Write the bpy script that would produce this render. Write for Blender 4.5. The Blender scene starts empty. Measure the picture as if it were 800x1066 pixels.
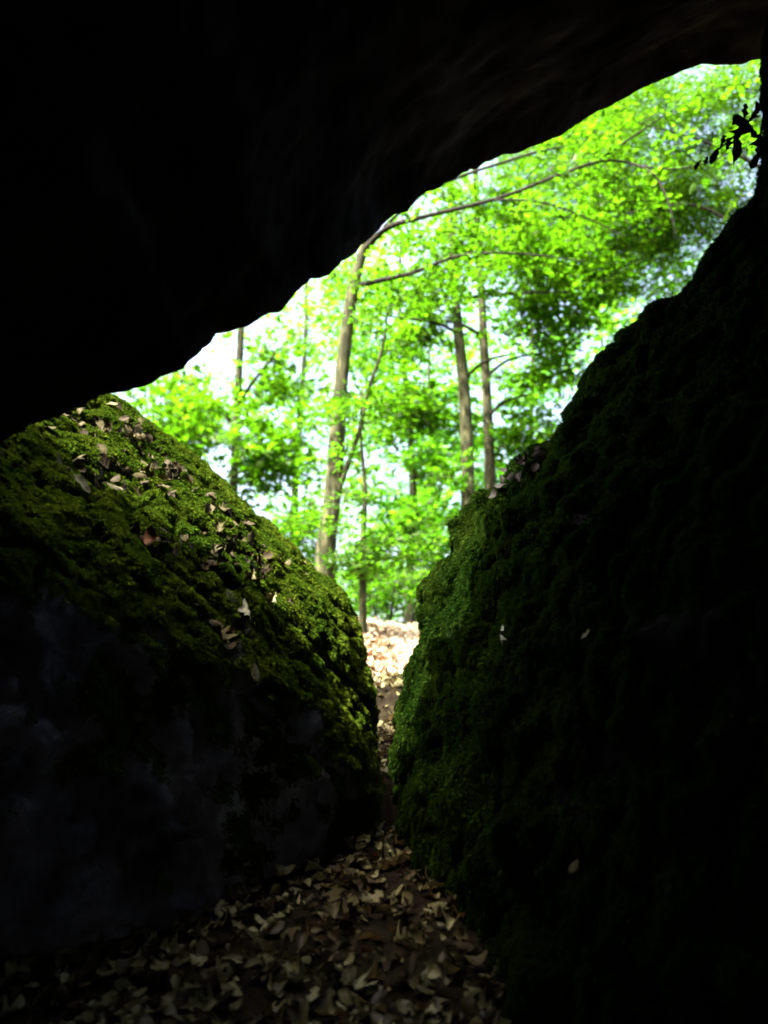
import bpy, bmesh, math, random
import numpy as np
from mathutils import Vector, noise, Matrix
from mathutils.bvhtree import BVHTree

random.seed(11)
rng = np.random.default_rng(11)
sc = bpy.context.scene
col = sc.collection
R = math.radians

# ------------------------------------------------------------------ camera
PITCH = R(14.0)
FPX = 820.0                      # focal length in pixels of the 800 x 1066 photograph
EYE = Vector((0, 0, 0.75))
cp, sp_ = math.cos(PITCH), math.sin(PITCH)
cam = bpy.data.cameras.new('camera')
cam_o = bpy.data.objects.new('camera', cam)
col.objects.link(cam_o)
cam_o.location = EYE
cam_o.rotation_euler = (R(90) + PITCH, 0, 0)
cam.sensor_fit = 'VERTICAL'
cam.angle_y = 2 * math.atan(533.0 / FPX)
cam.clip_start = 0.02
cam.clip_end = 1000
cam.dof.use_dof = True
cam.dof.focus_distance = 3.0
cam.dof.aperture_fstop = cam.lens / 1000 / 0.016
sc.camera = cam_o


def ray(px, py):
    x = (px - 400) / FPX
    z = (533 - py) / FPX
    return Vector((x, cp - sp_ * z, sp_ + cp * z))


def P(px, py, d):
    """a point seen at a place of the photograph, d metres ahead"""
    r = ray(px, py)
    return EYE + r * (d / r.y)


# ------------------------------------------------------------------ helpers
def tag(o, label=None, cat=None, group=None, kind=None):
    if label: o['label'] = label
    if cat: o['category'] = cat
    if group: o['group'] = group
    if kind: o['kind'] = kind
    return o


def empty(name, loc):
    o = bpy.data.objects.new(name, None)
    o.empty_display_size = 0.2
    col.objects.link(o)
    o.location = loc
    return o


def link(name, me, parent=None, local=False):
    o = bpy.data.objects.new(name, me)
    col.objects.link(o)
    if parent:
        o.parent = parent
        if not local:
            o.matrix_parent_inverse = Matrix.Translation(parent.location).inverted()
    return o


def np_mesh(name, verts, faces_list, mats, smooth=False, mat_idx=None):
    """verts (n,3); faces_list: list of (m,k) int arrays (k may differ between them)"""
    me = bpy.data.meshes.new(name)
    verts = np.asarray(verts, np.float32)
    me.vertices.add(len(verts))
    me.vertices.foreach_set('co', verts.ravel())
    li = np.concatenate([f.ravel() for f in faces_list]).astype(np.int32)
    tot = np.concatenate([np.full(len(f), f.shape[1]) for f in faces_list]).astype(np.int32)
    start = np.concatenate([[0], np.cumsum(tot)[:-1]]).astype(np.int32)
    me.loops.add(len(li))
    me.loops.foreach_set('vertex_index', li)
    me.polygons.add(len(tot))
    me.polygons.foreach_set('loop_start', start)
    if mat_idx is not None:
        me.polygons.foreach_set('material_index', np.concatenate(
            [np.full(len(f), m) for f, m in zip(faces_list, mat_idx)]).astype(np.int32))
    me.polygons.foreach_set('use_smooth', np.full(len(tot), smooth))
    for m in mats: me.materials.append(m)
    me.update()
    me.validate()
    return me


def norm(a):
    return a / np.maximum(np.linalg.norm(a, axis=-1, keepdims=True), 1e-9)


# ------------------------------------------------------------------ materials
def new_mat(name):
    m = bpy.data.materials.new(name)
    m.use_nodes = True
    nt = m.node_tree
    nt.nodes.clear()
    out = nt.nodes.new('ShaderNodeOutputMaterial')
    return m, nt, out


def N(nt, t, **kw):
    n = nt.nodes.new(t)
    for k, v in kw.items():
        if k in n.inputs: n.inputs[k].default_value = v
        else: setattr(n, k, v)
    return n


def ramp(nt, stops):
    n = nt.nodes.new('ShaderNodeValToRGB')
    cr = n.color_ramp
    while len(cr.elements) < len(stops): cr.elements.new(0.5)
    for e, (p, c) in zip(cr.elements, stops):
        e.position = p
        e.color = (*c, 1)
    return n


def leaf_mat(name, refl, trans, tmix=0.5, gloss=0.04):
    m, nt, out = new_mat(name)
    g = N(nt, 'ShaderNodeNewGeometry')
    r1 = ramp(nt, refl); r2 = ramp(nt, trans)
    nt.links.new(g.outputs['Random Per Island'], r1.inputs[0])
    nt.links.new(g.outputs['Random Per Island'], r2.inputs[0])
    d = N(nt, 'ShaderNodeBsdfDiffuse'); t = N(nt, 'ShaderNodeBsdfTranslucent')
    nt.links.new(r1.outputs[0], d.inputs[0]); nt.links.new(r2.outputs[0], t.inputs[0])
    mx = N(nt, 'ShaderNodeMixShader', Fac=tmix)
    nt.links.new(d.outputs[0], mx.inputs[1]); nt.links.new(t.outputs[0], mx.inputs[2])
    gl = N(nt, 'ShaderNodeBsdfGlossy', Roughness=0.45)
    gl.inputs[0].default_value = (1, 1, 1, 1)
    m2 = N(nt, 'ShaderNodeMixShader', Fac=gloss)
    nt.links.new(mx.outputs[0], m2.inputs[1]); nt.links.new(gl.outputs[0], m2.inputs[2])
    nt.links.new(m2.outputs[0], out.inputs[0])
    return m


M = {}
M['leaf'] = leaf_mat('green_leaf',
    [(0, (.025, .06, .004)), (.5, (.035, .08, .006)), (1, (.06, .11, .009))],
    [(0, (0.03867, 0.1446, 0.001757)), (.75, (0.06576, 0.1942, 0.002635)), (1, (0.09666, 0.2347, 0.004392))], 0.68, .008)
M['leaf_canopy'] = leaf_mat('canopy_leaf',
    [(0, (0.0288, 0.072, 0.0036)), (.5, (0.0408, 0.096, 0.0048)), (1, (0.06, 0.12, 0.0072))],
    [(0, (0.04026, 0.137, 0.00233)), (.8, (0.06709, 0.1809, 0.003494)), (1, (0.1074, 0.247, 0.004659))], 0.68, .008)
M['leaf_deep'] = leaf_mat('deep_green_leaf',
    [(0, (.03, .085, .004)), (1, (.05, .12, .006))],
    [(0, (0.04442, 0.1877, 0.00494)), (.7, (0.07935, 0.2628, 0.006175)), (1, (0.1429, 0.3129, 0.008645))], 0.78, .005)
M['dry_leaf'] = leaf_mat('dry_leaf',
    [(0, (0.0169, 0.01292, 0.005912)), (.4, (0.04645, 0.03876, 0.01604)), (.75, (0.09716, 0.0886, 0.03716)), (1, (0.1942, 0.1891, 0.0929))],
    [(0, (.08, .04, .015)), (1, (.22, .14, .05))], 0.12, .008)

M['sun_painted_leaf'] = leaf_mat('sun_painted_leaf',  # lighter copy of the litter colours, the sun's brightness painted in
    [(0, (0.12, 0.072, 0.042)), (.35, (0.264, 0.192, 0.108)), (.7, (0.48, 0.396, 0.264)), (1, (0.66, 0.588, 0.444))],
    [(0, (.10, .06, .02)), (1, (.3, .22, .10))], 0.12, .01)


def dry_single(name, c):
    m, nt, out = new_mat(name)
    tc = N(nt, 'ShaderNodeTexCoord')
    nz = N(nt, 'ShaderNodeTexNoise', Scale=38.0, Detail=4.0)
    nt.links.new(tc.outputs['Object'], nz.inputs['Vector'])
    r = ramp(nt, [(.3, tuple(x * .6 for x in c)), (.55, c), (.8, tuple(min(1, x * 1.25) for x in c))])
    nt.links.new(nz.outputs['Fac'], r.inputs[0])
    b = N(nt, 'ShaderNodeBsdfPrincipled', Roughness=.7)
    b.inputs['Specular IOR Level'].default_value = .06
    nt.links.new(r.outputs[0], b.inputs['Base Color'])
    nt.links.new(b.outputs[0], out.inputs[0])
    return m


DRY = [dry_single('dry_leaf_brown', (0.04216, 0.03604, 0.01389)), dry_single('dry_leaf_tan', (0.0744, 0.06765, 0.02877)),
       dry_single('dry_leaf_dark', (0.031, 0.02376, 0.01178)), dry_single('dry_leaf_pale', (0.155, 0.1465, 0.0744)),
       dry_single('dry_leaf_red', (0.0682, 0.02772, 0.00992)), dry_single('dry_leaf_grey', (0.2356, 0.2508, 0.1922))]
M['dead_dark'] = dry_single('dead_leaf_black_brown', (.011, .009, .007))


def rock_mat(name, c1, c2, moss1=(0.01326, 0.02763, 0.002763), moss2=(0.03315, 0.05249, 0.004973)):
    m, nt, out = new_mat(name)
    tc = N(nt, 'ShaderNodeTexCoord')
    nz = N(nt, 'ShaderNodeTexNoise', Scale=3.2, Detail=9.0, Roughness=.62)
    nt.links.new(tc.outputs['Object'], nz.inputs['Vector'])
    r = ramp(nt, [(.36, tuple(x * .3 for x in c1)), (.48, c1), (.58, c2), (.68, tuple(min(1, x * 1.9) for x in c2))])
    nt.links.new(nz.outputs['Fac'], r.inputs[0])
    n2 = N(nt, 'ShaderNodeTexNoise', Scale=26.0, Detail=6.0, Roughness=.6)
    nt.links.new(tc.outputs['Object'], n2.inputs['Vector'])
    r2 = ramp(nt, [(.3, moss1), (.7, moss2)])
    nt.links.new(n2.outputs['Fac'], r2.inputs[0])
    at = N(nt, 'ShaderNodeAttribute', attribute_name='moss')
    mx = N(nt, 'ShaderNodeMix', data_type='RGBA')
    nt.links.new(at.outputs['Fac'], mx.inputs[0])
    nt.links.new(r.outputs[0], mx.inputs[6]); nt.links.new(r2.outputs[0], mx.inputs[7])
    b = N(nt, 'ShaderNodeBsdfPrincipled', Roughness=.92)
    b.inputs['Specular IOR Level'].default_value = 0
    nt.links.new(mx.outputs[2], b.inputs['Base Color'])
    bp = N(nt, 'ShaderNodeBump', Strength=.25 if 'roof' in name else .8, Distance=.02)
    ad = N(nt, 'ShaderNodeMath', operation='ADD')
    nt.links.new(nz.outputs['Fac'], ad.inputs[0]); nt.links.new(n2.outputs['Fac'], ad.inputs[1])
    nt.links.new(ad.outputs[0], bp.inputs['Height'])
    nt.links.new(bp.outputs[0], b.inputs['Normal'])
    nt.links.new(b.outputs[0], out.inputs[0])
    return m


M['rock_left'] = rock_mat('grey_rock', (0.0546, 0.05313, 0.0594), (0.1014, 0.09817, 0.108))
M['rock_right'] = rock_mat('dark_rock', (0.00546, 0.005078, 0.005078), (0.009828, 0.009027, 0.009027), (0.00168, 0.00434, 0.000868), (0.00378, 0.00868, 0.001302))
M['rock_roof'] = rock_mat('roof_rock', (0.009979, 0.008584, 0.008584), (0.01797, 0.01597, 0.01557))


def moss_mat(name, a, b_, c):
    m, nt, out = new_mat(name)
    g = N(nt, 'ShaderNodeNewGeometry')
    tc = N(nt, 'ShaderNodeTexCoord')
    nz = N(nt, 'ShaderNodeTexNoise', Scale=5.0, Detail=5.0, Roughness=.6)
    nt.links.new(tc.outputs['Object'], nz.inputs['Vector'])
    ma = N(nt, 'ShaderNodeMath', operation='MULTIPLY_ADD')
    nt.links.new(g.outputs['Random Per Island'], ma.inputs[0])
    ma.inputs[1].default_value = .35
    nt.links.new(nz.outputs['Fac'], ma.inputs[2])
    r = ramp(nt, [(.42, a), (.68, b_), (.9, c)])
    nt.links.new(ma.outputs[0], r.inputs[0])
    d = N(nt, 'ShaderNodeBsdfDiffuse'); t = N(nt, 'ShaderNodeBsdfTranslucent')
    nt.links.new(r.outputs[0], d.inputs[0]); nt.links.new(r.outputs[0], t.inputs[0])
    mx = N(nt, 'ShaderNodeMixShader', Fac=.3)
    nt.links.new(d.outputs[0], mx.inputs[1]); nt.links.new(t.outputs[0], mx.inputs[2])
    nt.links.new(mx.outputs[0], out.inputs[0])
    return m


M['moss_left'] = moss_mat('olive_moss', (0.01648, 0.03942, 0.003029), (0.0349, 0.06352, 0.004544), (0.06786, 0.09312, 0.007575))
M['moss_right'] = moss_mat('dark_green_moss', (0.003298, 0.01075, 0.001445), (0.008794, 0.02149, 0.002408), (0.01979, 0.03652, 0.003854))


def bark_mat(name, c1, c2):
    m, nt, out = new_mat(name)
    tc = N(nt, 'ShaderNodeTexCoord')
    mp = N(nt, 'ShaderNodeMapping'); mp.inputs['Scale'].default_value = (9, 9, 1.6)
    nt.links.new(tc.outputs['Object'], mp.inputs['Vector'])
    nz = N(nt, 'ShaderNodeTexNoise', Scale=2.2, Detail=7.0, Roughness=.65)
    nt.links.new(mp.outputs[0], nz.inputs['Vector'])
    r = ramp(nt, [(.36, tuple(x * .5 for x in c1)), (.48, c1), (.58, c2), (.68, tuple(x * 1.5 for x in c2))])
    nt.links.new(nz.outputs['Fac'], r.inputs[0])
    b = N(nt, 'ShaderNodeBsdfPrincipled', Roughness=.9)
    b.inputs['Specular IOR Level'].default_value = .1
    nt.links.new(r.outputs[0], b.inputs['Base Color'])
    bp = N(nt, 'ShaderNodeBump', Strength=.6, Distance=.02)
    nt.links.new(nz.outputs['Fac'], bp.inputs['Height']); nt.links.new(bp.outputs[0], b.inputs['Normal'])
    nt.links.new(b.outputs[0], out.inputs[0])
    return m


M['bark'] = bark_mat('beech_bark', (0.02111, 0.02295, 0.009426), (0.05068, 0.05125, 0.02289))
M['bark_dark'] = bark_mat('dark_bark', (0.0231, 0.0225, 0.01078), (0.04785, 0.0468, 0.0231))
M['twig'] = bark_mat('twig_bark', (.010, .009, .006), (.018, .016, .011))

# soil / litter base
m, nt, out = new_mat('leaf_mould')
tc = N(nt, 'ShaderNodeTexCoord')
nz = N(nt, 'ShaderNodeTexNoise', Scale=14.0, Detail=8.0, Roughness=.7)
nt.links.new(tc.outputs['Object'], nz.inputs['Vector'])
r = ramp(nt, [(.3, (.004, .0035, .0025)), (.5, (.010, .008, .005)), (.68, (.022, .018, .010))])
nt.links.new(nz.outputs['Fac'], r.inputs[0])
b = N(nt, 'ShaderNodeBsdfPrincipled', Roughness=.95)
b.inputs['Specular IOR Level'].default_value = 0
nt.links.new(r.outputs[0], b.inputs['Base Color'])
bp = N(nt, 'ShaderNodeBump', Strength=.8, Distance=.03)
nt.links.new(nz.outputs['Fac'], bp.inputs['Height']); nt.links.new(bp.outputs[0], b.inputs['Normal'])
nt.links.new(b.outputs[0], out.inputs[0])
M['soil'] = m

# ------------------------------------------------------------------ ground
GY = [-400, -4, 1.4, 2.0, 2.5, 2.95, 3.12, 3.5, 3.72, 4.2, 4.68, 4.80, 5.2, 7.0, 9.0, 10.3, 12.5, 18, 30, 60, 600]
GZ = [0.0, 0.0, 0.0, .07, .20, .33, .10, .02, .44, .57, .66, .86, .91, 1.16, 1.56, 1.78, 1.62, 1.0, 0.4, 0.0, 0.0]


def ground_z(x, y):
    z = float(np.interp(y, GY, GZ))
    out = min(1.0, max(0.0, (y - 3.0) / 3.0))
    z += out * .10 * noise.noise(Vector((x * .5, y * .5, 3.3)))
    z += .022 * noise.noise(Vector((x * 3, y * 3, 1.7)))
    z += .16 * max(-.5, min(.5, -x + .1)) * math.exp(-((y - 10.3) / 2.5) ** 2)
    z += .06 * abs(x) * out * (1 if y < 14 else 0.3) * min(1, 4 / max(1, abs(x)))
    return z


xs = np.concatenate([[-600, -200, -80, -40, -25, -15, -10], np.arange(-7, 7.01, .14), [10, 15, 25, 40, 80, 200, 600]])
ys = np.concatenate([[-600, -200, -60, -20, -8, -5], np.arange(-3.5, 13.01, .12), [13.6, 14.5, 16, 18, 21, 25, 30, 40, 60, 100, 200, 600]])
gv = np.array([[x, y, ground_z(x, y)] for y in ys for x in xs])
nx = len(xs)
ii = np.arange(len(ys) - 1)[:, None] * nx + np.arange(nx - 1)[None, :]
gf = np.stack([ii, ii + 1, ii + nx + 1, ii + nx], -1).reshape(-1, 4)
ground = link('ground', np_mesh('ground', gv, [gf], [M['soil']], True))
tag(ground, 'brown forest soil rising from the cave floor to a sunlit crest', 'ground', kind='structure')


# ------------------------------------------------------------------ rocks
def rock_mesh(name, build, voxel, disp, smooth_it, mats):
    bm = bmesh.new()
    build(bm)
    me = bpy.data.meshes.new('tmp')
    bm.to_mesh(me); bm.free()
    o = bpy.data.objects.new('tmp', me)
    col.objects.link(o)
    rm = o.modifiers.new('r', 'REMESH'); rm.mode = 'VOXEL'; rm.voxel_size = voxel; rm.use_smooth_shade = True
    if smooth_it:
        sm = o.modifiers.new('s', 'SMOOTH'); sm.iterations = smooth_it; sm.factor = .5
    dg = bpy.context.evaluated_depsgraph_get()
    me2 = bpy.data.meshes.new_from_object(o.evaluated_get(dg))
    bpy.data.objects.remove(o); bpy.data.meshes.remove(me)
    me2.name = name
    n = len(me2.vertices)
    co = np.empty(n * 3, np.float32); me2.vertices.foreach_get('co', co); co = co.reshape(-1, 3)
    no = np.empty(n * 3, np.float32); me2.vertices.foreach_get('normal', no); no = no.reshape(-1, 3)
    d = np.array([disp(Vector(c), Vector(k)) for c, k in zip(co.tolist(), no.tolist())], np.float32)
    co += no * d[:, None]
    me2.vertices.foreach_set('co', co.ravel())
    me2.polygons.foreach_set('use_smooth', np.ones(len(me2.polygons), bool))
    me2.materials.clear()
    for m_ in mats: me2.materials.append(m_)
    me2.update()
    return me2


def hull(bm, pts):
    vs = [bm.verts.new(p) for p in pts]
    res = bmesh.ops.convex_hull(bm, input=vs)
    junk = [g for g in res['geom_interior'] + res['geom_unused'] if isinstance(g, bmesh.types.BMVert)]
    bmesh.ops.delete(bm, geom=list(set(junk)), context='VERTS')


def set_moss(me, f):
    n = len(me.vertices)
    co = np.empty(n * 3, np.float32); me.vertices.foreach_get('co', co); co = co.reshape(-1, 3)
    no = np.empty(n * 3, np.float32); me.vertices.foreach_get('normal', no); no = no.reshape(-1, 3)
    w = np.array([f(Vector(c), Vector(k)) for c, k in zip(co.tolist(), no.tolist())], np.float32)
    w = np.clip(w, 0, 1)
    a = me.attributes.new('moss', 'FLOAT', 'POINT')
    a.data.foreach_set('value', w)
    return w


def fbm(p, s, o=4):
    return noise.fractal(p * s, 1.0, 2.0, o)


def step(x, a, b):
    t = min(1, max(0, (x - a) / (b - a)))
    return t * t * (3 - 2 * t)


# --- left boulder
def build_left(bm):
    A = [P(112, 410, 3.15), P(150, 440, 3.2), P(215, 492, 3.3), P(270, 536, 3.35), P(330, 588, 3.35), P(360, 612, 3.3),
         P(384, 655, 3.2), P(397, 720, 3.1), P(394, 780, 3.05), P(388, 850, 2.95), P(350, 930, 2.85),
         P(15, 440, 2.55), P(110, 565, 2.42), P(200, 640, 2.45), P(300, 715, 2.62), P(375, 775, 2.9),
         P(280, 962, 2.62), P(175, 976, 2.35), P(0, 945, 2.05), P(-150, 925, 1.8),
         P(-60, 430, 2.3), P(-60, 400, 3.0), P(60, 470, 4.6), P(230, 560, 4.8), P(330, 640, 4.4), P(370, 760, 4.0),
         P(365, 860, 4.0), P(60, 900, 4.8)]
    A += [Vector(p) for p in [(-2.2, .6, 1.5), (-2.4, .6, .3), (-3.2, .6, 1.7), (-3.2, 4.0, 1.7), (-3.2, 4, .3), (-3.2, .6, .2), (-1.7, 2.6, 1.55)]]
    hull(bm, A)
    # buried foot under the undercut
    B = [Vector(p) for p in [(-2.6, 2.2, -.3), (-.6, 2.9, -.3), (-.3, 3.5, -.3), (-2.6, 4, -.3), (-2.6, 2.2, .4), (-.7, 3.0, .45), (-.4, 3.5, .4), (-2.6, 4, .4)]]
    hull(bm, B)


def disp_left(c, n):
    d = .05 * fbm(c, 1.7, 4) + .014 * fbm(c + Vector((9, 2, 4)), 4.5, 4) - .035 * (abs(noise.noise(Vector((c.x * 3 + c.z * 6, c.y * 7, c.z * 4 - c.x * 2)))) < .06)
    d += -.03 * step(.12 - abs(noise.noise(c * 2.1 + Vector((5, 5, 5)))), 0.05, .12)
    return d


ml = rock_mesh('mossy_boulder', build_left, .026, disp_left, 6, [M['rock_left']])


def moss_left(c, n):
    k = .5 * fbm(c, 3.0, 4) + .25 * fbm(c + Vector((3, 1, 8)), 9, 3)
    up = n.z * 0.9 + n.x * .5 + (c.y - 2.7) * .7 + (c.z - .7) * .45
    return step(up + k * 1.3, 0.10, .5)


wl = set_moss(ml, moss_left)


# --- right boulder
def build_right(bm):
    A = [P(407, 740, 3.1), P(409, 800, 3.05), P(418, 860, 2.95), P(446, 650, 3.15), P(453, 610, 3.15), P(480, 565, 3.1),
         P(509, 506, 3.05), P(540, 474, 3.0), P(566, 450, 2.93), P(586, 424, 2.86), P(450, 700, 2.75), P(470, 850, 2.5), P(455, 930, 2.55), P(440, 900, 2.8), P(540, 1066, 2.0),
         P(620, 1120, 1.75), P(600, 470, 2.85), P(620, 600, 2.3), P(640, 800, 2.0), P(1000, 500, 1.5), P(1000, 1000, 1.35),
         P(452, 720, 4.4), P(478, 620, 4.4), P(560, 530, 4.4), P(900, 480, 4.4), P(460, 860, 4.2), P(900, 900, 4.4)]
    A += [Vector(p) for p in [(1.25, .3, .0), (1.25, .3, .9), (3.2, .3, .0), (3.2, .3, 1.2), (3.2, 4.4, 0), (3.2, 4.4, 1.4)]]
    hull(bm, A)
    B = [P(586, 440, 2.85), P(600, 400, 2.8), P(640, 346, 2.72), P(680, 318, 2.65), P(714, 293, 2.58), P(590, 520, 2.7),
         P(640, 460, 3.8), P(720, 360, 3.6), P(1000, 300, 3.4), P(1000, 300, 1.8), P(680, 500, 2.25), P(640, 620, 2.3), P(1000, 700, 1.6), P(1000, 700, 3.5)]
    hull(bm, B)
    C = [P(716, 292, 2.56), P(733, 252, 2.5), P(782, 212, 2.4), P(740, 330, 2.3), P(740, 320, 3.1), P(800, 240, 2.9), P(1000, 150, 2.8),
         P(1000, 150, 1.8), P(1000, 500, 1.7), P(1000, 500, 3.0), P(800, 330, 2.1)]
    hull(bm, C)
    D = [P(785, 222, 2.4), P(802, 170, 2.36), P(804, 40, 2.3), P(806, -60, 2.3), P(1000, -60, 2.4), P(1000, 300, 2.4), P(800, 300, 2.4),
         P(830, -60, 1.9), P(830, 300, 2.0), P(1000, 0, 1.7), P(1000, 300, 1.7), P(822, 100, 2.7), P(815, 250, 2.7)]
    hull(bm, D)


def disp_right(c, n):
    d = .045 * fbm(c, 1.9, 4) + .028 * fbm(c + Vector((1, 2, 4)), 7.0, 4)
    d += .095 * (abs(noise.noise(Vector((c.x * 6.5, c.y * 6.5, c.z * 3.6)))) + .5 * abs(noise.noise(Vector((c.x * 14, c.y * 14, c.z * 8)))) - .25) * step(2.0 - c.x, .7, 1.3)
    return d - .03


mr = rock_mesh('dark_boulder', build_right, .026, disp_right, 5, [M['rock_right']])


def moss_right(c, n):
    k = .5 * fbm(c, 3.2, 4) + .3 * fbm(c + Vector((3, 1, 8)), 8, 3)
    w = -n.x * .45 + n.z * .35 + max((.60 - c.x) * 1.5, .9 * step(c.z, 1.1, 1.5) - .35)
    return step(w + k * 1.5, 0.1, .45)


wr = set_moss(mr, moss_right)

# --- overhanging slab
LIP = [(-420, 640, 1.7), (-250, 560, 1.821), (0, 462, 2.0), (60, 432, 2.03), (120, 412, 2.06), (205, 378, 2.107), (214, 360, 2.121), (255, 343, 2.183), (300, 325, 2.25), (310, 302, 2.28), (350, 277, 2.4), (400, 234, 2.55), (450, 204, 2.65), (500, 176, 2.75), (560, 151, 2.793), (600, 130, 2.821), (640, 111, 2.85), (690, 84, 2.788), (735, 70, 2.731), (765, 66, 2.694), (795, 60, 2.656), (900, 20, 2.533), (1100, -60, 2.3)]


def build_roof(bm):
    pts = []
    arr = np.array(LIP, float)
    t = np.concatenate([[0], np.cumsum(np.hypot(np.diff(arr[:, 0]), np.diff(arr[:, 1])))])
    for s in np.arange(0, t[-1], 14):
        q = [float(np.interp(s, t, arr[:, k])) for k in range(3)]
        pts.append(P(*q))
    rows = []
    for L in pts:
        over = 1.95 + .22 * L.x
        rows.append([L,
                     Vector((L.x * 1.02, L.y - .22, L.z + .02)),
                     Vector((L.x * 1.06, L.y - .8, L.z * .7 + over * .3 + .05)),
                     Vector((L.x * 1.2, .6, L.z * .2 + over * .8 + .05)),
                     Vector((L.x * 1.5, -1.0, over)),
                     Vector((L.x * 1.6, -2.9, over - .1)),
                     Vector((L.x * 1.6, -3.3, over + 2.0)),
                     Vector((L.x * 1.4, .5, max(L.z, over) + 2.0)),
                     Vector((L.x * 1.2, 1.9, max(L.z, over) + 1.6)),
                     Vector((L.x * 1.03, L.y - .02, L.z + .95)),
                     Vector((L.x * 1.01, L.y + .10, L.z + .28)),
                     Vector((L.x, L.y + .045, L.z + .05))])
    vv = [[bm.verts.new(p) for p in r_] for r_ in rows]
    k = len(rows[0])
    for a, b_ in zip(vv[:-1], vv[1:]):
        for j in range(k):
            bm.faces.new((a[j], a[(j + 1) % k], b_[(j + 1) % k], b_[j]))
    bm.faces.new(vv[0]); bm.faces.new(list(reversed(vv[-1])))
    bmesh.ops.recalc_face_normals(bm, faces=bm.faces)


def disp_roof(c, n):
    q = c + Vector((.15 * noise.noise(c * 2), .15 * noise.noise(c * 2 + Vector((7, 0, 0))), 0))
    cell = noise.voronoi(Vector((q.x * 2.2 + q.y, q.y * 1.6, q.z * 5.5)))[0]
    return .024 * fbm(c, 2.2, 5) + .011 * fbm(c + Vector((4, 4, 4)), 9, 4) - .010 * max(0, .09 - (cell[1] - cell[0])) / .09


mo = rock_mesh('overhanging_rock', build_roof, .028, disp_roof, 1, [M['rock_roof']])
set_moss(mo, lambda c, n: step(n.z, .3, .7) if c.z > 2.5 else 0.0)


# --- unseen cave walls behind and beside the viewer, a slot left open for sky light
def build_back(bm):
    hull(bm, [Vector(p) for p in [(-4, -1.9, -.3), (.75, -1.9, -.3), (-4, -2.1, 3.2), (.85, -2.1, 3.2), (-4, -3.6, -.3), (.8, -3.6, -.3), (-4, -3.4, 3.2), (.8, -3.4, 3.2)]])
    hull(bm, [Vector(p) for p in [(-1.7, 1.2, -.3), (-1.9, 1.2, 2.3), (-1.7, -2.2, -.3), (-1.9, -2.2, 2.3), (-4, 2.2, -.3), (-4, 2.2, 3.0), (-4, -2.4, -.3), (-4, -2.4, 3.0)]])
    hull(bm, [Vector(p) for p in [(1.5, .9, -.3), (1.7, 1.0, 3.0), (1.5, -2.2, -.3), (1.7, -2.2, 3.0), (4, 2.0, -.3), (4, 2.0, 3.3), (4, -2.4, -.3), (4, -2.4, 3.3)]])


mb = rock_mesh('cave_wall', build_back, .09, lambda c, n: .1 * fbm(c, 1.2, 4), 2, [M['rock_roof']])
set_moss(mb, lambda c, n: 0.0)


def stone(name, pts, lab, mat, mossy):
    me = rock_mesh(name, lambda bm: hull(bm, pts), .016, lambda c, n: .02 * fbm(c, 4, 4), 4, [mat])
    set_moss(me, lambda c, n: step(n.z + .5 * fbm(c, 7, 3), .2, .6) * mossy)
    return tag(link(name, me), lab, 'stone'), me


def lump(c, r_, seed):
    q = random.Random(seed)
    o = []
    while len(o) < 16:
        v = Vector((q.uniform(-1, 1), q.uniform(-1, 1), q.uniform(-1, 1)))
        if .6 < v.length < 1: o.append(c + Vector((v.x * r_[0], v.y * r_[1], v.z * r_[2])))
    return o


left = link('mossy_boulder', ml)
tag(left, 'grey boulder with bright olive moss and scattered dead leaves on its sloping top', 'boulder')
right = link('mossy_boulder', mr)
tag(right, 'almost black boulder with shaggy dark green moss, rising towards the overhang', 'boulder')
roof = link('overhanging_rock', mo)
tag(roof, 'huge bare black rock slab overhanging the cave mouth', 'rock')
back = link('cave_wall', mb)
tag(back, 'dark rock walls around the hollow behind the cave mouth, with a slot left open for light', 'rock wall', kind='structure')


def bvh_of(me):
    return BVHTree.FromPolygons([v.co[:] for v in me.vertices], [p.vertices[:] for p in me.polygons])


B_left, B_right, B_roof = bvh_of(ml), bvh_of(mr), bvh_of(mo)
B_ground = BVHTree.FromPolygons(gv.tolist(), gf.tolist())


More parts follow.
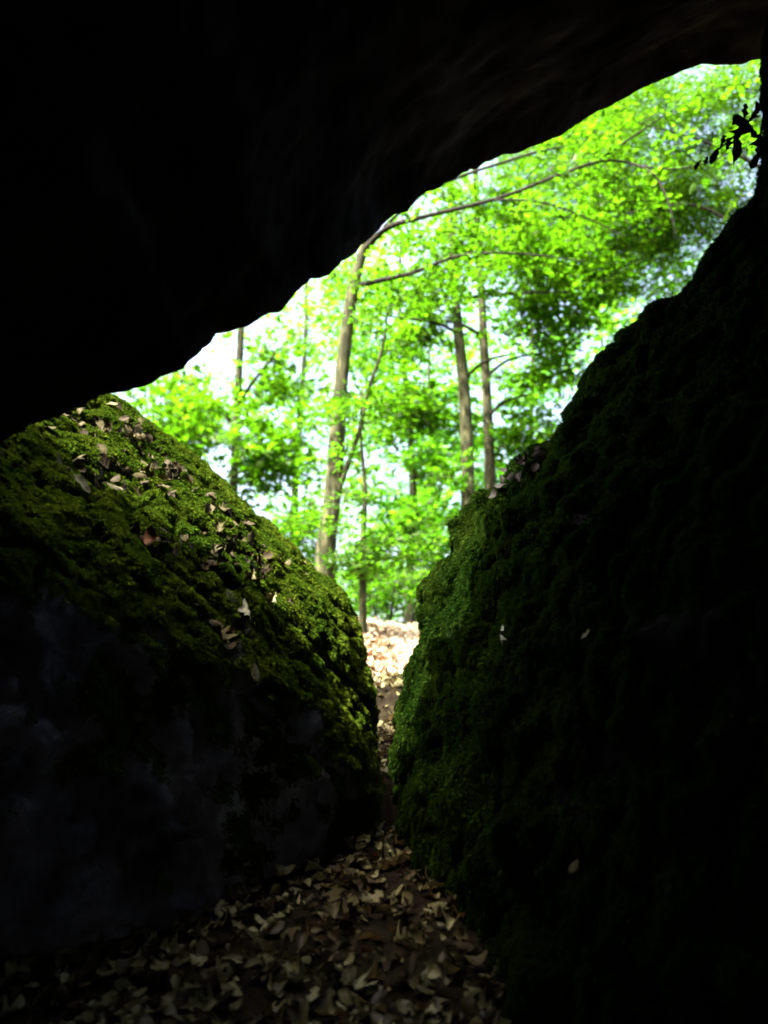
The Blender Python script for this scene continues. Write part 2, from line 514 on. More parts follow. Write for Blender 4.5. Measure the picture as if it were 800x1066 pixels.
# ------------------------------------------------------------------ moss blades
def moss(rock, me, w, mat, dens, length, keep):
    me.calc_loop_triangles()
    nt_ = len(me.loop_triangles)
    tv = np.empty(nt_ * 3, np.int32); me.loop_triangles.foreach_get('vertices', tv); tv = tv.reshape(-1, 3)
    n = len(me.vertices)
    co = np.empty(n * 3, np.float32); me.vertices.foreach_get('co', co); co = co.reshape(-1, 3)
    no = np.empty(n * 3, np.float32); me.vertices.foreach_get('normal', no); no = no.reshape(-1, 3)
    cen = co[tv].mean(1)
    a = np.linalg.norm(np.cross(co[tv[:, 1]] - co[tv[:, 0]], co[tv[:, 2]] - co[tv[:, 0]]), axis=1) * .5
    wt = a * w[tv].mean(1) * keep(cen)
    k = int(dens * wt.sum())
    tri = rng.choice(nt_, k, p=wt / wt.sum())
    u = rng.random((k, 2)); f = u.sum(1) > 1; u[f] = 1 - u[f]
    bc = np.stack([1 - u.sum(1), u[:, 0], u[:, 1]], 1)[:, :, None]
    p = (co[tv[tri]] * bc).sum(1); nn = norm((no[tv[tri]] * bc).sum(1))
    # tuft clumping: length varies in patches a few centimetres wide
    cl = np.array([noise.noise(Vector(q) * 17.0) + .6 * noise.noise(Vector(q) * 41.0) for q in p.tolist()])
    L = length * np.clip(.75 + 1.0 * cl, .15, 2.0) * rng.uniform(.6, 1.2, k)
    d = norm(nn * 1.0 + rng.normal(0, .45, (k, 3)) + np.array([0, 0, -.30]))
    side = norm(np.cross(d, rng.normal(0, 1, (k, 3))))
    wd = (.0016 + .07 * L)[:, None]
    tip = p + d * L[:, None] + np.array([0, 0, -1]) * (L * .35)[:, None]
    mid = p + d * (L * .55)[:, None]
    base = p - nn * .004
    V = np.stack([base - side * wd * .5, base + side * wd * .5, mid + side * wd, tip, mid - side * wd], 1).reshape(-1, 3)
    F = (np.arange(k)[:, None] * 5 + np.arange(5)[None, :])
    o = link('moss', np_mesh('moss', V, [F], [mat]), rock)
    o['kind'] = 'stuff'
    return o


moss(left, ml, wl, M['moss_left'], 150000, .019, lambda c: ((c[:, 0] > -2.2) & (c[:, 1] > 1.3) & (c[:, 2] > .1)).astype(float))
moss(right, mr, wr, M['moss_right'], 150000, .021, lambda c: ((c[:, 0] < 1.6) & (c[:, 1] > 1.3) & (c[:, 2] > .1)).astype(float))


# ------------------------------------------------------------------ dry leaves
def dry_leaf_mesh(name, seed, lobed, mat):
    r_ = random.Random(seed)
    L = 1.0
    nu, nv = 9, 4
    V, F = [], []
    bend = r_.uniform(-1.4, 2.2); curl = r_.uniform(-1.0, 1.5); tw = r_.uniform(-.7, .7)
    for i in range(nu + 1):
        t = i / nu
        if lobed:
            w = .34 * (math.sin(math.pi * min(1, t * 1.02)) ** .6) * (1 + .55 * math.sin(t * 15.5 + 1.2))
        else:
            w = .30 * math.sin(math.pi * t ** .85) ** .85 * (1 + .06 * math.sin(t * 40))
        w = max(w, .004)
        for j in range(-nv // 2, nv // 2 + 1):
            s = j / (nv / 2)
            x = s * w
            y = (t - .5) * L + (.10 * abs(s) if lobed else 0)
            z = .22 * bend * (t - .5) ** 2 * 2 + curl * .75 * x * x / .3 + .05 * abs(s) + tw * x * (t - .5)
            z += .03 * math.sin(11 * t + 5 * s + seed) + .02 * r_.uniform(-1, 1)
            V.append((x * math.cos(.3 * curl * s), y, z))
    k = nv + 1
    for i in range(nu):
        for j in range(nv):
            F.append((i * k + j, i * k + j + 1, (i + 1) * k + j + 1, (i + 1) * k + j))
    # stalk
    b0 = len(V)
    for q, (yy, ww, zz) in enumerate([(-.5, .012, V[nv // 2][2]), (-.72, .009, V[nv // 2][2] + .05)]):
        V += [(-ww, yy, zz), (ww, yy, zz + .004)]
    F.append((b0, b0 + 1, b0 + 3, b0 + 2))
    me = np_mesh(name, np.array(V), [np.array(F)], [mat], True)
    return me


LV = []     # leaf shapes as raw arrays (for the litter) and as shared meshes
for s in range(10):
    LV.append([dry_leaf_mesh('fallen_leaf', s * 3 + 1, s % 3 == 0, m_) for m_ in DRY + [M['dead_dark']]])
RAW = []
for s in range(10):
    me = LV[s][0]
    v = np.array([q.co[:] for q in me.vertices]); f = np.array([q.vertices[:] for q in me.polygons])
    RAW.append((v, f))


def rot_to(nrm, spin):
    z = Vector(nrm).normalized()
    q = z.to_track_quat('Z', 'Y')
    return (q.to_matrix() @ Matrix.Rotation(spin, 3, 'Z'))


def litter(name, spots, mat):
    """many leaves as one object: spots = (pos, normal, size)"""
    Vs, Fs, b0 = [], [], 0
    for p, n_, s in spots:
        v, f = RAW[random.randrange(10)]
        Rm = np.array(rot_to(n_, random.uniform(0, 6.28))) * s
        Vs.append(v @ Rm.T + np.array(p)); Fs.append(f + b0); b0 += len(v)
    return link(name, np_mesh(name, np.concatenate(Vs), [np.concatenate(Fs)], [mat], True))


def tilt(n_, a):
    return (Vector(n_) + Vector((random.gauss(0, a), random.gauss(0, a), random.gauss(0, a)))).normalized()


def blocked(p):
    for B in (B_left, B_right):
        h = B.ray_cast(p + Vector((0, 0, .01)), Vector((0, 0, 1)), 1.2)
        if h[0] is not None and h[1].z > -.05: return True
        if h[0] is not None: pass
    return False


spots = []
# inside the hollow
for _ in range(8600):
    x = random.uniform(-1.6, 1.3); y = random.uniform(1.2, 5.5)
    if 3.02 < y < 3.76: continue
    p = Vector((x, y, ground_z(x, y) + random.uniform(.0, .028)))
    spots.append((p, tilt((0, -.15, 1), .55), random.choice([random.uniform(.025, .045), random.uniform(.04, .07)])))
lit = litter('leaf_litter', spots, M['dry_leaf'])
tag(lit, 'dim carpet of brown leaves over the cave floor, in the shaded copy of the leaf colour', 'leaf litter', kind='stuff')
spots = []
# outside slope seen through the gap
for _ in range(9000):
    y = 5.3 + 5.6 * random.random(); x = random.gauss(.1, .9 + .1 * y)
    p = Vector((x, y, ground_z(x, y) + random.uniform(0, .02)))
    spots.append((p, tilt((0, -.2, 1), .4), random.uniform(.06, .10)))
lit = litter('leaf_litter', spots, M['sun_painted_leaf'])
tag(lit, 'sunlit carpet of dry leaves on the slope outside the gap, sun brightness painted into their pale colour', 'leaf litter', kind='stuff')


def leaf(p, n_, size, mi, label, group=None, spin=None):
    me = LV[random.randrange(10)][mi]
    size *= .78
    o = link('fallen_leaf', me)
    Rm = rot_to(n_, random.uniform(0, 6.28) if spin is None else spin).to_4x4()
    o.matrix_world = Matrix.Translation(Vector(p)) @ Rm @ Matrix.Diagonal((size, size, size, 1))
    return tag(o, label, 'fallen leaf', group)


def hit(B, px, py):
    d = ray(px, py).normalized()
    h = B.ray_cast(EYE, d)
    return h


for _ in range(16):
    h = hit(B_ground, random.uniform(380, 399), random.uniform(664, 704))
    if h[0] is not None:
        leaf(h[0] + Vector((0, 0, random.uniform(.03, .07))), tilt((0, -.4, 1), .6), random.uniform(.09, .13), 4,
             'rust red leaf in the pile beyond the gap, against the olive boulder', 'rust red leaves beyond the gap')

# leaves lying on the cave floor, nearest ones one by one
FL = 'dry brown leaf lying loose on top of the cave floor litter'
cnt = 0
poly_n = 0
while cnt < 140 and poly_n < 4000:
    poly_n += 1
    px = random.uniform(60, 545); py = random.uniform(868, 1064)
    h = hit(B_ground, px, py)
    if h[0] is None: continue
    dl, dr = hit(B_left, px, py), hit(B_right, px, py)
    if any(q[0] is not None and q[3] < h[3] + .05 for q in (dl, dr)): continue
    leaf(h[0] + Vector((0, 0, random.uniform(.02, .045))), tilt((0, -.35, 1), .5), random.uniform(.05, .088),
         random.choice([0, 0, 0, 1, 1, 2, 2, 3]), FL, 'loose leaves on the cave floor')
    cnt += 1


def on(B, px, py, size, mi, label, group=None, lift=.018, flat=.25):
    h = hit(B, px, py)
    if h[0] is None: return None
    return leaf(h[0] + h[1] * lift, tilt(h[1], flat), size, mi, label, group)


# leaves on the left boulder: the ones that stand out, then the scatter
on(B_left, 116, 514, .085, 3, 'large pale leaf lying flat on the upper part of the olive mossy boulder', lift=.03, flat=.1)
on(B_left, 79, 507, .10, 3, 'long straw coloured leaf near the dark left end of the mossy boulder', lift=.025, flat=.1)
on(B_left, 158, 565, .09, 4, 'rusty red leaf among brown ones halfway down the olive mossy boulder', lift=.03)
on(B_left, 260, 637, .085, 5, 'small whitish leaf alone on olive moss at the middle of the boulder', lift=.028, flat=.15)
on(B_left, 281, 621, .075, 3, 'pale leaf on olive moss, just above the whitish one', lift=.028, flat=.15)
on(B_left, 299, 632, .05, 3, 'tiny pale leaf on olive moss, nearest to the rounded nose of the boulder', lift=.025, flat=.15)
on(B_left, 262, 702, .08, 3, 'pale torn leaf at the lower edge of the lit moss', lift=.025)
on(B_left, 226, 667, .085, 1, 'tan leaf caught low on the moss above the shadowed boulder face', lift=.025)
SL = 'dull brown dead leaf in the scatter across the olive moss of the boulder'
SG = 'dead leaves scattered on the olive mossy boulder'
bands = [((25, 425), (150, 455), 30, 10), ((60, 430), (210, 535), 26, 13), ((130, 445), (250, 560), 36, 10), ((150, 560), (290, 590), 44, 13), ((60, 480), (125, 515), 12, 9), ((230, 560), (330, 600), 10, 8), ((195, 600), (255, 690), 10, 10)]
for (a, b_, n_, j) in bands:
    for _ in range(n_):
        t = random.random()
        on(B_left, a[0] + (b_[0] - a[0]) * t + random.gauss(0, j), a[1] + (b_[1] - a[1]) * t + random.gauss(0, j * .7),
           random.uniform(.045, .085), random.choice([0, 0, 0, 0, 1, 2, 2, 2]), SL, SG, lift=.017, flat=.3)
# on the right boulder
on(B_right, 532, 664, .085, 5, 'whitish curled leaf hanging in dark moss on the steep boulder flank', lift=.03)
on(B_right, 607, 905, .05, 0, 'small dull leaf low on the dark boulder, far from the others', lift=.03)
on(B_right, 444, 603, .06, 4, 'red brown leaf stuck to the rounded edge of the dark boulder', lift=.035)
on(B_right, 620, 668, .045, 1, 'faint tan leaf in the moss right of the whitish curled leaf', lift=.03)
DG = 'dark leaf debris on the dark boulder'
for px, py in [(512, 500), (522, 497), (530, 492), (536, 486), (541, 489), (548, 480), (553, 476), (560, 471), (566, 466), (528, 503), (545, 494), (517, 512), (557, 484), (520, 488)]:
    on(B_right, px, py + 9, random.uniform(.06, .09), 6, 'dark curled dead leaf in the heap on the sloping shoulder of the dark boulder', DG, lift=.04, flat=.6)


# ------------------------------------------------------------------ tubes
def tube_arrays(pts, rad, sides=8, seed=0, wob=.06):
    pts = np.array([p[:] for p in pts], float)
    n = len(pts)
    tan = norm(np.gradient(pts, axis=0))
    up = np.array([0.3, .1, 1.0]) if abs(tan[0, 2]) < .8 else np.array([1.0, .2, 0.1])
    V = []
    for i in range(n):
        s = norm(np.cross(tan[i], up)); t = np.cross(tan[i], s)
        for j in range(sides):
            a = 2 * math.pi * j / sides
            rr = rad[i] * (1 + wob * noise.noise(Vector((math.cos(a) * 2 + seed, math.sin(a) * 2, i * .35))))
            V.append(pts[i] + (s * math.cos(a) + t * math.sin(a)) * rr)
    F = []
    for i in range(n - 1):
        for j in range(sides):
            F.append((i * sides + j, i * sides + (j + 1) % sides, (i + 1) * sides + (j + 1) % sides, (i + 1) * sides + j))
    return np.array(V), np.array(F)


def spline(ctrl, n):
    c = [Vector(q[:3]) for q in ctrl]
    r_ = [q[3] for q in ctrl]
    out_p, out_r = [], []
    m_ = len(c)
    for k in range(n + 1):
        u = k / n * (m_ - 1); i = min(int(u), m_ - 2); t = u - i
        p0 = c[max(i - 1, 0)]; p1 = c[i]; p2 = c[i + 1]; p3 = c[min(i + 2, m_ - 1)]
        out_p.append(.5 * ((2 * p1) + (-p0 + p2) * t + (2 * p0 - 5 * p1 + 4 * p2 - p3) * t * t + (-p0 + 3 * p1 - 3 * p2 + p3) * t ** 3))
        out_r.append(r_[i] * (1 - t) + r_[i + 1] * t)
    return out_p, out_r


def limb(name, ctrl, mat, parent, n=24, sides=9, seed=0, wob=.12):
    p, r_ = spline(ctrl, n)
    v, f = tube_arrays(p, r_, sides, seed, wob)
    return link(name, np_mesh(name, v, [f], [mat], True), parent)


def tr(lst):
    """(px, py, d, width in px) -> control points"""
    o = []
    for px, py, d, w in lst:
        q = P(px, py, d)
        o.append((*q, w * d / FPX / 2))
    return o


# ------------------------------------------------------------------ foliage
SUN_DIR = Vector((-.45, -.32, .83)).normalized()      # towards the sun
GAPS = [(P(412, 672, 8.8), 1.5), (P(487, 525, 11), .7), (P(410, 660, 9.8), 1.4)]


def sprays(centres, dirs, size, leaf_s, per, fine, tilt_s=.38):
    """flat leafy twigs: centres (n,3), dirs (n,3) twig directions; returns leaf and twig arrays"""
    n = len(centres)
    keep = np.ones(n, bool)
    for g, rad in GAPS:
        v = centres - np.array(g[:]); s = np.array(SUN_DIR[:])
        t = v @ s
        dist = np.linalg.norm(v - t[:, None] * s, axis=1)
        keep &= ~((dist < rad) & (t > 3.0))
    centres = centres[keep]; dirs = dirs[keep]; n = len(centres)
    d = norm(dirs * np.array([1, 1, .35]) + rng.normal(0, .12, (n, 3)))
    up = norm(np.array([0, 0, 1.0]) + rng.normal(0, .28, (n, 3)))
    s = norm(np.cross(d, up)); up = norm(np.cross(s, d))
    sz = size * rng.uniform(.7, 1.3, n)
    # leaves
    k = per
    u = rng.uniform(-.5, .5, (n, k)); v = rng.normal(0, .22, (n, k)) * (1 - .8 * np.abs(u)); w_ = rng.normal(0, .045, (n, k)) - .12 * (u + .2) ** 2
    p = centres[:, None, :] + (d[:, None] * u[..., None] + s[:, None] * v[..., None] + up[:, None] * w_[..., None]) * sz[:, None, None]
    p = p.reshape(-1, 3)
    m_ = len(p)
    ln = norm(np.repeat(up, k, 0) + rng.normal(0, tilt_s, (m_, 3)))
    ang = np.sign(v.ravel()) * rng.uniform(.4, 1.2, m_)
    ld = np.repeat(d, k, 0) * np.cos(ang)[:, None] + np.repeat(s, k, 0) * np.sin(ang)[:, None]
    ld = norm(ld - ln * (ld * ln).sum(1, keepdims=True))
    ls = np.cross(ln, ld)
    L = (leaf_s * np.clip(rng.lognormal(-.08, .32, m_), .4, 1.8))[:, None]
    if fine:
        V = np.stack([p, p + ld * L * .30 + ls * L * .30 + ln * L * .06, p + ld * L * .68 + ls * L * .25 + ln * L * .05,
                      p + ld * L - ln * L * .08, p + ld * L * .68 - ls * L * .25 + ln * L * .05, p + ld * L * .30 - ls * L * .30 + ln * L * .06], 1)
        F = np.arange(m_)[:, None] * 6
        F = np.concatenate([F + np.array([[0, 3, 2, 1]]), F + np.array([[0, 5, 4, 3]])])
    else:
        V = np.stack([p, p + ld * L * .45 + ls * L * .34 + ln * L * .07, p + ld * L, p + ld * L * .45 - ls * L * .34 + ln * L * .07], 1)
        F = np.arange(m_)[:, None] * 4 + np.array([[0, 1, 2, 3]])
    V = V.reshape(-1, 3)
    # twigs: thin three sided
    a = centres - d * (sz * .75)[:, None]; b_ = centres + d * (sz * .42)[:, None]
    rad = (.0035 + .004 * size)
    tv = np.stack([a + s * rad, a + up * rad, a - s * rad, b_], 1).reshape(-1, 3)
    tf = (np.arange(n)[:, None, None] * 4 + np.array([[0, 1, 3], [1, 2, 3], [2, 0, 3]])[None]).reshape(-1, 3)
    return V, F, tv, tf


def ell(c, rx, ry, rz, n, clump=.0, scale=.8, flat_layers=True):
    """spray centres inside an ellipsoid, clumped by noise, gathered in loose horizontal layers"""
    c = np.array(c[:])
    out = []
    off = rng.uniform(0, 50, 3)
    tries = 0
    while len(out) < n and tries < n * 30:
        tries += 1
        q = rng.normal(0, 1, 3); q = q / np.linalg.norm(q) * rng.random() ** .45
        p = c + q * np.array([rx, ry, rz])
        k = noise.noise(Vector((p * np.array([1, 1, 1.9]) * scale + off).tolist()))
        if k < clump: continue
        out.append(p)
    return np.array(out)


def crown(tree, parts, leaf_s, per, size, mat, fine=True, extra=None):
    cs, ds = [], []
    ctr = np.array(tree.location[:])
    for e in parts:
        c = ell(*e)
        if not len(c): continue
        cs.append(c)
        dd = c - np.array(e[0][:]) * .5 - ctr * .5
        dd[:, 2] *= .2
        cs_d = norm(dd + rng.normal(0, .8, dd.shape))
        ds.append(cs_d)
    if extra is not None:
        cs.append(extra[0]); ds.append(extra[1])
    cs = np.concatenate(cs); ds = np.concatenate(ds)
    V, F, tv, tf = sprays(cs, ds, size, leaf_s, per, fine)
    me = np_mesh('crown', np.concatenate([V, tv]), [F, tf + len(V)], [mat, M['twig']], False, [0, 1])
    return link('crown', me, tree)


def along(ctrl, n, spread):
    """spray centres hung along a limb"""
    p, _ = spline(ctrl, 40)
    p = np.array([q[:] for q in p])
    t = np.gradient(p, axis=0)
    i = rng.integers(4, 41, n)
    c = p[i] + rng.normal(0, spread, (n, 3)) * np.array([1, 1, .35])
    d = norm(norm(t[i]) + rng.normal(0, .7, (n, 3)))
    return c, d


def base_on(px, py, d):
    q = P(px, py, d)
    return Vector((q.x, q.y, ground_z(q.x, q.y) - .05))


# T1: the leaning tree with the long boughs
b = base_on(330, 640, 9)
t1 = empty('broadleaf_tree', b)
tag(t1, 'tall tree with a leaning pale trunk beside the boulder nose and long boughs reaching right', 'tree')
trunk1 = [(b.x - .05, b.y, b.z - .2, .24), (b.x, b.y, b.z + .25, .19)] + tr([(337, 600, 9, 23), (341, 560, 9, 21), (348, 500, 9, 18), (355, 400, 9, 15.5), (366, 310, 9, 14.5), (378, 262, 9, 11), (396, 205, 9, 10), (425, 80, 9, 8), (440, -150, 9, 5)])
limb('trunk', trunk1, M['bark'], t1, 44, 14, 1)
fork = tr([(350, 520, 8.97, 5), (360, 490, 8.9, 6), (374, 450, 8.8, 5.2), (384, 405, 8.7, 4.5), (398, 365, 8.6, 3.4), (404, 325, 8.5, 1.6)])
limb('branch', fork, M['bark'], t1, 20, 9, 2)
BR = [tr([(379, 262, 9, 7.8), (402, 238, 8.6, 7.0), (440, 226, 8.2, 5.6), (520, 206, 7.7, 4.4), (590, 179, 7.2, 4.0), (635, 167, 7.0, 3.5), (676, 178, 6.8, 2.9), (696, 210, 6.7, 2.3), (704, 250, 6.7, 1.2)]),
      tr([(618, 170, 7.05, 2.6), (645, 152, 6.9, 2.6), (680, 128, 6.7, 2.0), (710, 108, 6.5, 1.1)]),
      tr([(515, 208, 7.7, 2.6), (560, 210, 7.5, 2.6), (600, 222, 7.4, 2.3), (650, 246, 7.3, 1.1)]),
      tr([(372, 298, 9, 7.0), (395, 292, 8.7, 6.0), (430, 284, 8.4, 4.8), (480, 266, 8.1, 3.5), (540, 264, 7.8, 2.6), (610, 272, 7.6, 1.1)]),
      tr([(662, 172, 6.9, 2.3), (700, 176, 6.7, 2.0), (740, 168, 6.5, 1.7), (775, 150, 6.4, 1.1)]),
      tr([(400, 236, 8.7, 4.3), (450, 196, 8, 3.8), (540, 164, 7.4, 3.5), (584, 153, 7.2, 1.7), (600, 150, 7.1, 0.8)])]
for k, c in enumerate(BR):
    limb('branch', c, M['twig'], t1, 30, 7, k + 3)
ex = [along(c, n_, .33) for c, n_ in zip(BR, (12, 6, 7, 18, 6, 6))] + [along(fork, 9, .25)]
crown(t1, [(P(350, 355, 9.6), 1.1, 1.1, 1.0, 46, .1, 1.2), (P(338, 535, 8.3), .45, .3, .42, 12, -.3), (P(372, 330, 8.7), .4, .3, .4, 14, -.1), (P(440, 300, 9.3), 1.1, 1, .6, 40, .05, 1.2), (P(540, 190, 8.8), 1.6, 1.4, .8, 26, .0, 1.2), (P(420, -100, 9), 3.5, 3, 2.2, 55, .1)],
      .064, 38, .52, M['leaf'], True, (np.concatenate([e[0] for e in ex]), np.concatenate([e[1] for e in ex])))

# T2: left background tree
b = base_on(240, 560, 14)
t2 = empty('broadleaf_tree', b)
tag(t2, 'slender tree behind the sloping olive boulder, half hidden in leaves at the left', 'tree')
limb('trunk', [(b.x, b.y, b.z - .2, .16), (b.x, b.y, b.z + .4, .13)] + tr([(243, 515, 14, 9.5), (247, 430, 14, 8.5), (251, 345, 14, 8), (256, 230, 14, 8), (262, 60, 14, 5)]), M['bark'], t2, 30, 10, 11)
limb('branch', tr([(248, 420, 14, 5), (262, 400, 13.8, 4), (285, 370, 13.6, 3), (310, 345, 13.4, 1.5)]), M['bark'], t2, 12, 7, 5)
limb('branch', tr([(246, 450, 14, 5), (230, 425, 13.8, 4), (205, 405, 13.6, 3), (180, 390, 13.4, 1.5)]), M['bark'], t2, 12, 7, 6)
crown(t2, [(P(205, 440, 13.3), 1.1, 1.2, .9, 40, .12, 1.0), (P(290, 400, 14.3), 1.1, 1, 1.3, 46, .14, 1.0), (P(275, 480, 13.2), 1.1, 1, .8, 75, .0, 1.0), (P(190, 445, 12.8), .9, .8, .5, 34, .05, 1.0), (P(250, 200, 14), 3, 2.5, 2, 50, .1)], .115, 34, .70, M['leaf'], False)

# T3 / T4: the pair behind the right boulder
for (lab, d, tr_, cr, sd) in [
    ('straight grey tree with a sunlit patch, left of the pair above the dark boulder', 11, [(488, 545, 11, 15), (487, 480, 11, 14.5), (483, 400, 11, 13), (477, 340, 11, 11.5), (472, 270, 11, 9), (468, 150, 11, 8), (463, 0, 11, 5)],
     [(P(445, 330, 11.2), .8, .8, .8, 40, .05, 1.2), (P(490, 250, 10.8), 1.5, 1.2, .6, 70, -.0, 1.2), (P(440, 430, 11.4), .8, .8, .9, 44, .08, 1.2), (P(468, 470, 10.7), .3, .3, .5, 6, .0)], 21),
    ('thinner brown tree, right of the pair above the dark boulder', 12.4, [(511, 510, 12.4, 12), (508, 430, 12.4, 11), (504, 360, 12.4, 10), (501, 300, 12.4, 9), (497, 230, 12.4, 8), (492, 60, 12.4, 4)],
     [(P(552, 410, 12.4), .8, .8, 1.0, 46, .1, 1.2), (P(570, 320, 12), 1.4, 1.2, .8, 75, .05, 1.2), (P(545, 480, 12.8), .7, .8, .5, 26, .05), (P(590, 270, 11.5), 1.4, 1.2, .8, 75, -.0)], 22)]:
    b = base_on(tr_[0][0] + 3, 600, d)
    t = empty('broadleaf_tree', b)
    tag(t, lab, 'tree')
    limb('trunk', [(b.x, b.y, b.z - .2, tr_[0][3] * d / FPX / 2 * 1.4), (b.x, b.y, b.z + .3, tr_[0][3] * d / FPX / 2 * 1.1)] + tr(tr_), M['bark'] if sd == 21 else M['bark_dark'], t, 34, 11, sd)
    x0 = tr_[2][0]
    for q, (yy, dx, dy) in enumerate([(395, 60, -28), (350, -75, -20), (310, 110, -6), (440, 50, -30)]):
        if (q + sd) % 4 == 0: continue
        limb('branch', tr([(x0, yy, d, 5), (x0 + dx * .4, yy + dy * .7, d - .2, 3.6), (x0 + dx, yy + dy, d - .5, 1.4)]), M['twig'], t, 12, 6, q)
    crown(t, cr, .10, 32, .62, M['leaf'], True)

# T5: thin sapling at the gap
b = base_on(378, 655, 8.6)
t5 = empty('sapling', b)
tag(t5, 'thin sapling rising from the sunlit leaves behind the gap between the boulders', 'tree')
limb('trunk', [(b.x, b.y, b.z - .15, .055), (b.x, b.y, b.z + .1, .05)] + tr([(378, 625, 8.6, 8), (378, 570, 8.6, 7), (380, 510, 8.6, 5), (376, 450, 8.6, 3), (378, 400, 8.6, 1.5)]), M['bark'], t5, 24, 8, 31)
crown(t5, [(P(378, 560, 8.4), .45, .4, .5, 26, -.1), (P(410, 590, 8.8), .5, .4, .5, 22, -.05), (P(360, 440, 8.5), .5, .5, .5, 16, 0)], .072, 24, .5, M['leaf'], True)

# T6: tree hidden behind the right boulder whose canopy fills the upper right
b = base_on(905, 560, 8.5)
t6 = empty('broadleaf_tree', b)
tag(t6, 'dense green canopy across the upper right, its trunk hidden behind the dark boulder', 'tree')
limb('trunk', [(b.x, b.y, b.z - .2, .2)] + tr([(905, 480, 8.5, 30), (895, 300, 8.5, 26), (880, 100, 8.5, 20), (860, -100, 8.4, 12)]), M['bark_dark'], t6, 24, 11, 41)
limb('branch', tr([(892, 250, 8.5, 9), (820, 190, 8.4, 5), (740, 150, 8.2, 3), (670, 130, 8, 1.2)]), M['twig'], t6, 16, 7, 42)
limb('branch', tr([(896, 330, 8.5, 9), (810, 270, 8.5, 5), (730, 215, 8.4, 3), (650, 222, 8.2, 1.2)]), M['twig'], t6, 16, 7, 43)
crown(t6, [(P(640, 190, 12), 2.8, 2.2, 1.7, 560, -.25, .9), (P(720, 140, 11), 2.2, 1.8, 1.6, 560, -.08, 1.0), (P(600, 240, 13), 2.6, 2.0, 1.1, 340, -.12, .9), (P(700, 250, 12), 1.8, 1.4, 1.2, 360, -.15, 1.0), (P(550, 190, 12.5), 2.2, 1.6, 1.3, 230, -.15, .9), (P(610, 150, 13.5), 2.4, 1.6, 1.3, 300, -.25, .9), (P(775, 100, 10.5), 1.0, .9, .8, 110, -.15, 1.0)],
      .047, 56, .56, M['leaf_canopy'], False)

# background trees
BG = [  # px of trunk, d, base row, crown ellipses, leaf size, label
    (175, 17, 'tree with drooping leafy crown nearest the meeting point of overhang and olive boulder', [(165, 445, 1.6, 1.2, 70), (200, 470, 1.6, 1.0, 46)], 'leaf'),
    (305, 18, 'tree with thin dark stem between the leaning trunk and the slender left tree', [(310, 430, 1.8, 1.8, 62), (320, 545, 1.8, 1.0, 46), (300, 360, 1.4, 1.0, 24)], 'leaf_deep'),
    (425, 17, 'deep green tree filling the space between the leaning trunk and the close pair', [(425, 420, 1.7, 2.0, 100), (430, 530, 1.8, 1.6, 110), (410, 340, 1.8, 1.4, 70)], 'leaf_deep'),
    (560, 19, 'background tree with airy blue green crown right of the close pair', [(560, 430, 2.4, 2.1, 130), (590, 350, 2.2, 1.8, 90), (545, 490, 1.8, 1.2, 60)], 'leaf_deep'),
    (455, 22, 'distant tree low behind the gap, its green crown just above the crest', [(440, 580, 2.6, 2.0, 200), (410, 630, 1.8, 1.0, 90), (465, 500, 2, 1.6, 100)], 'leaf_deep'),
    (640, 21, 'background tree mostly covered by the steep edge of the dark boulder', [(640, 310, 2.8, 2.2, 120), (690, 250, 2.5, 2.2, 100)], 'leaf'),
    (350, 24, 'distant tree with pale crown high behind the leaning trunk', [(350, 300, 2.6, 2.2, 90), (390, 400, 2.5, 2.4, 110)], 'leaf_deep'),
]
for k, (px, d, lab, ces, lm) in enumerate(BG):
    b = base_on(px, 600, d)
    t = empty('broadleaf_tree', b)
    tag(t, lab, 'tree')
    x = b.x
    limb('trunk', [(b.x, b.y, b.z - .2, .16), (b.x + .05, b.y, b.z + 2, .12), (b.x + .12 * ((k % 3) - 1), b.y, b.z + 5, .09), (b.x + .3 * ((k % 2) - .5), b.y, b.z + 9, .05), (b.x, b.y, b.z + 13, .02)], M['bark_dark'], t, 26, 8, 50 + k)
    crown(t, [(P(q[0], q[1], d - .5), q[2], q[2] * .7, q[3], int(q[4] * .8), .08, .8) for q in ces], .14, 32, .9, M[lm], False)

# shrubs on the crest
for k, (px, py, d, r_, n_, lab) in enumerate([
    (450, 585, 12.5, .95, 70, 'leafy bush on the crest touching the edge of the dark boulder'),
    (402, 605, 12.2, .75, 55, 'low leafy bush on the crest behind the thin sapling'),
    (310, 555, 12.8, .8, 46, 'leafy bush just above the olive boulder, left of the leaning trunk')]):
    b = base_on(px, py + 50, d)
    t = empty('bush', b)
    tag(t, lab, 'bush')
    top = P(px, py, d)
    for q in range(3):
        a = q * 2.1 + k
        limb('stem', [(b.x, b.y, b.z - .1, .022), (b.x + .15 * math.cos(a), b.y + .15 * math.sin(a), (b.z + top.z) / 2, .015), (top.x + .4 * math.cos(a), top.y + .4 * math.sin(a), top.z + .2, .006)], M['twig'], t, 8, 6, q)
    crown(t, [(top, r_, r_, r_ * .8, n_, -.1)], .085, 24, .6, M['leaf'], False)

# far-off wood
cs = []
for _ in range(2500):
    px = random.uniform(-350, 1150); d = random.uniform(30, 46)
    py = random.uniform(250, 690)
    q = P(px, py, d)
    if noise.noise(Vector((q.x * .16, q.z * .22, d * .03 + 4.0))) < (.2 if py < 420 else (-.08 if py < 520 else -.2)): continue
    cs.append(q[:])
cs = np.array(cs)
V, F, tv, tf = sprays(cs, rng.normal(0, 1, cs.shape), 1.9, .26, 26, False)
fw = link('distant_woodland', np_mesh('distant_woodland', np.concatenate([V, tv]), [F, tf + len(V)], [M['leaf_deep'], M['twig']], False, [0, 1]))
tag(fw, 'hazy green mass of far trees seen through the gaps', 'woodland', kind='stuff')

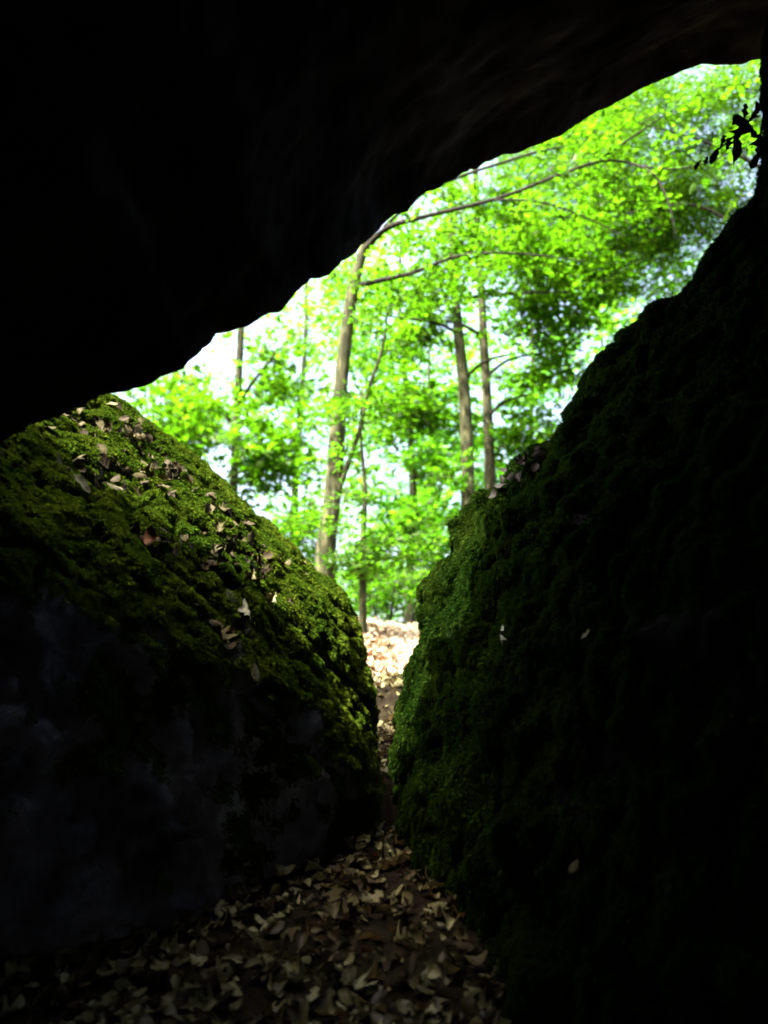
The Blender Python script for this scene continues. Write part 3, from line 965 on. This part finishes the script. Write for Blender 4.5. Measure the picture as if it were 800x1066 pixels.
# ------------------------------------------------------------------ dead sprig hanging at the upper right
sg = empty('dead_sprig', P(795, 105, 2.45))
tag(sg, 'bunch of withered dark leaves hanging on a twig beside the right rim of the opening', 'dead sprig')
tw = tr([(812, 100, 2.4, 5), (794, 112, 2.45, 3.5), (778, 128, 2.48, 3), (760, 146, 2.5, 2.4), (742, 160, 2.52, 1.6)])
limb('twig', tw, M['twig'], sg, 18, 6, 3)
limb('twig', tr([(796, 112, 2.45, 3), (792, 140, 2.45, 2.4), (788, 165, 2.46, 1.5)]), M['twig'], sg, 10, 6, 4)
for (px, py, d, s, ang) in [(787, 112, 2.46, .055, .25), (779, 132, 2.48, .095, -.75), (770, 139, 2.48, .07, .35), (765, 155, 2.5, .085, .1), (757, 151, 2.5, .05, .2), (783, 122, 2.47, .05, .6),
                            (744, 163, 2.52, .06, .45), (726, 172, 2.53, .035, .6), (791, 150, 2.45, .075, .3), (786, 168, 2.46, .06, .5), (775, 118, 2.5, .05, .15), (752, 148, 2.5, .04, .3), (735, 168, 2.5, .03, .4)]:
    me = LV[random.randrange(10)][2].copy()
    me.materials.clear(); me.materials.append(M['dead_dark'])
    o = link('leaf', me, sg)
    q = P(px, py, d)
    Rm = Matrix.Rotation(ang, 4, 'Y') @ Matrix.Rotation(R(90) + random.uniform(-.3, .3), 4, 'X') @ Matrix.Rotation(random.uniform(-.6, .6), 4, 'Y')
    o.matrix_basis = Matrix.Translation(q) @ Rm @ Matrix.Diagonal((s * .8, s * 1.3, s, 1))

# ------------------------------------------------------------------ light
w = bpy.data.worlds.new('World')
sc.world = w
w.use_nodes = True
nt = w.node_tree
nt.nodes.clear()
wo = nt.nodes.new('ShaderNodeOutputWorld'); bg = nt.nodes.new('ShaderNodeBackground')
sky = nt.nodes.new('ShaderNodeTexSky')
sky.sky_type = 'NISHITA'; sky.sun_disc = False
el = math.asin(SUN_DIR.z)
sky.sun_elevation = el
sky.sun_rotation = math.atan2(SUN_DIR.x, SUN_DIR.y)
sky.dust_density = 10.0
sky.ozone_density = 0.3
nt.links.new(sky.outputs[0], bg.inputs[0]); nt.links.new(bg.outputs[0], wo.inputs[0])
bg.inputs[1].default_value = .15
sun = bpy.data.lights.new('sun', 'SUN')
sun.energy = 5.0; sun.angle = R(.53); sun.color = (1, .95, .86)
so = bpy.data.objects.new('sun', sun); col.objects.link(so)
so.location = SUN_DIR * 60
so.rotation_euler = SUN_DIR.to_track_quat('Z', 'Y').to_euler()

vs = sc.view_settings
sc.display_settings.display_device = 'sRGB'
vs.view_transform = 'Standard'; vs.look = 'None'; vs.gamma = 1; vs.use_curve_mapping = False
vs.exposure = 3.2
sc.render.film_transparent = False
cy = sc.cycles
cy.max_bounces = 8; cy.diffuse_bounces = 5; cy.glossy_bounces = 2; cy.transmission_bounces = 4; cy.transparent_max_bounces = 4
cy.use_denoising = True
try: cy.denoiser = 'OPENIMAGEDENOISE'
except Exception: pass
cy.filter_width = 1.9
cy.sample_clamp_indirect = 6.0
cy.caustics_reflective = False; cy.caustics_refractive = False
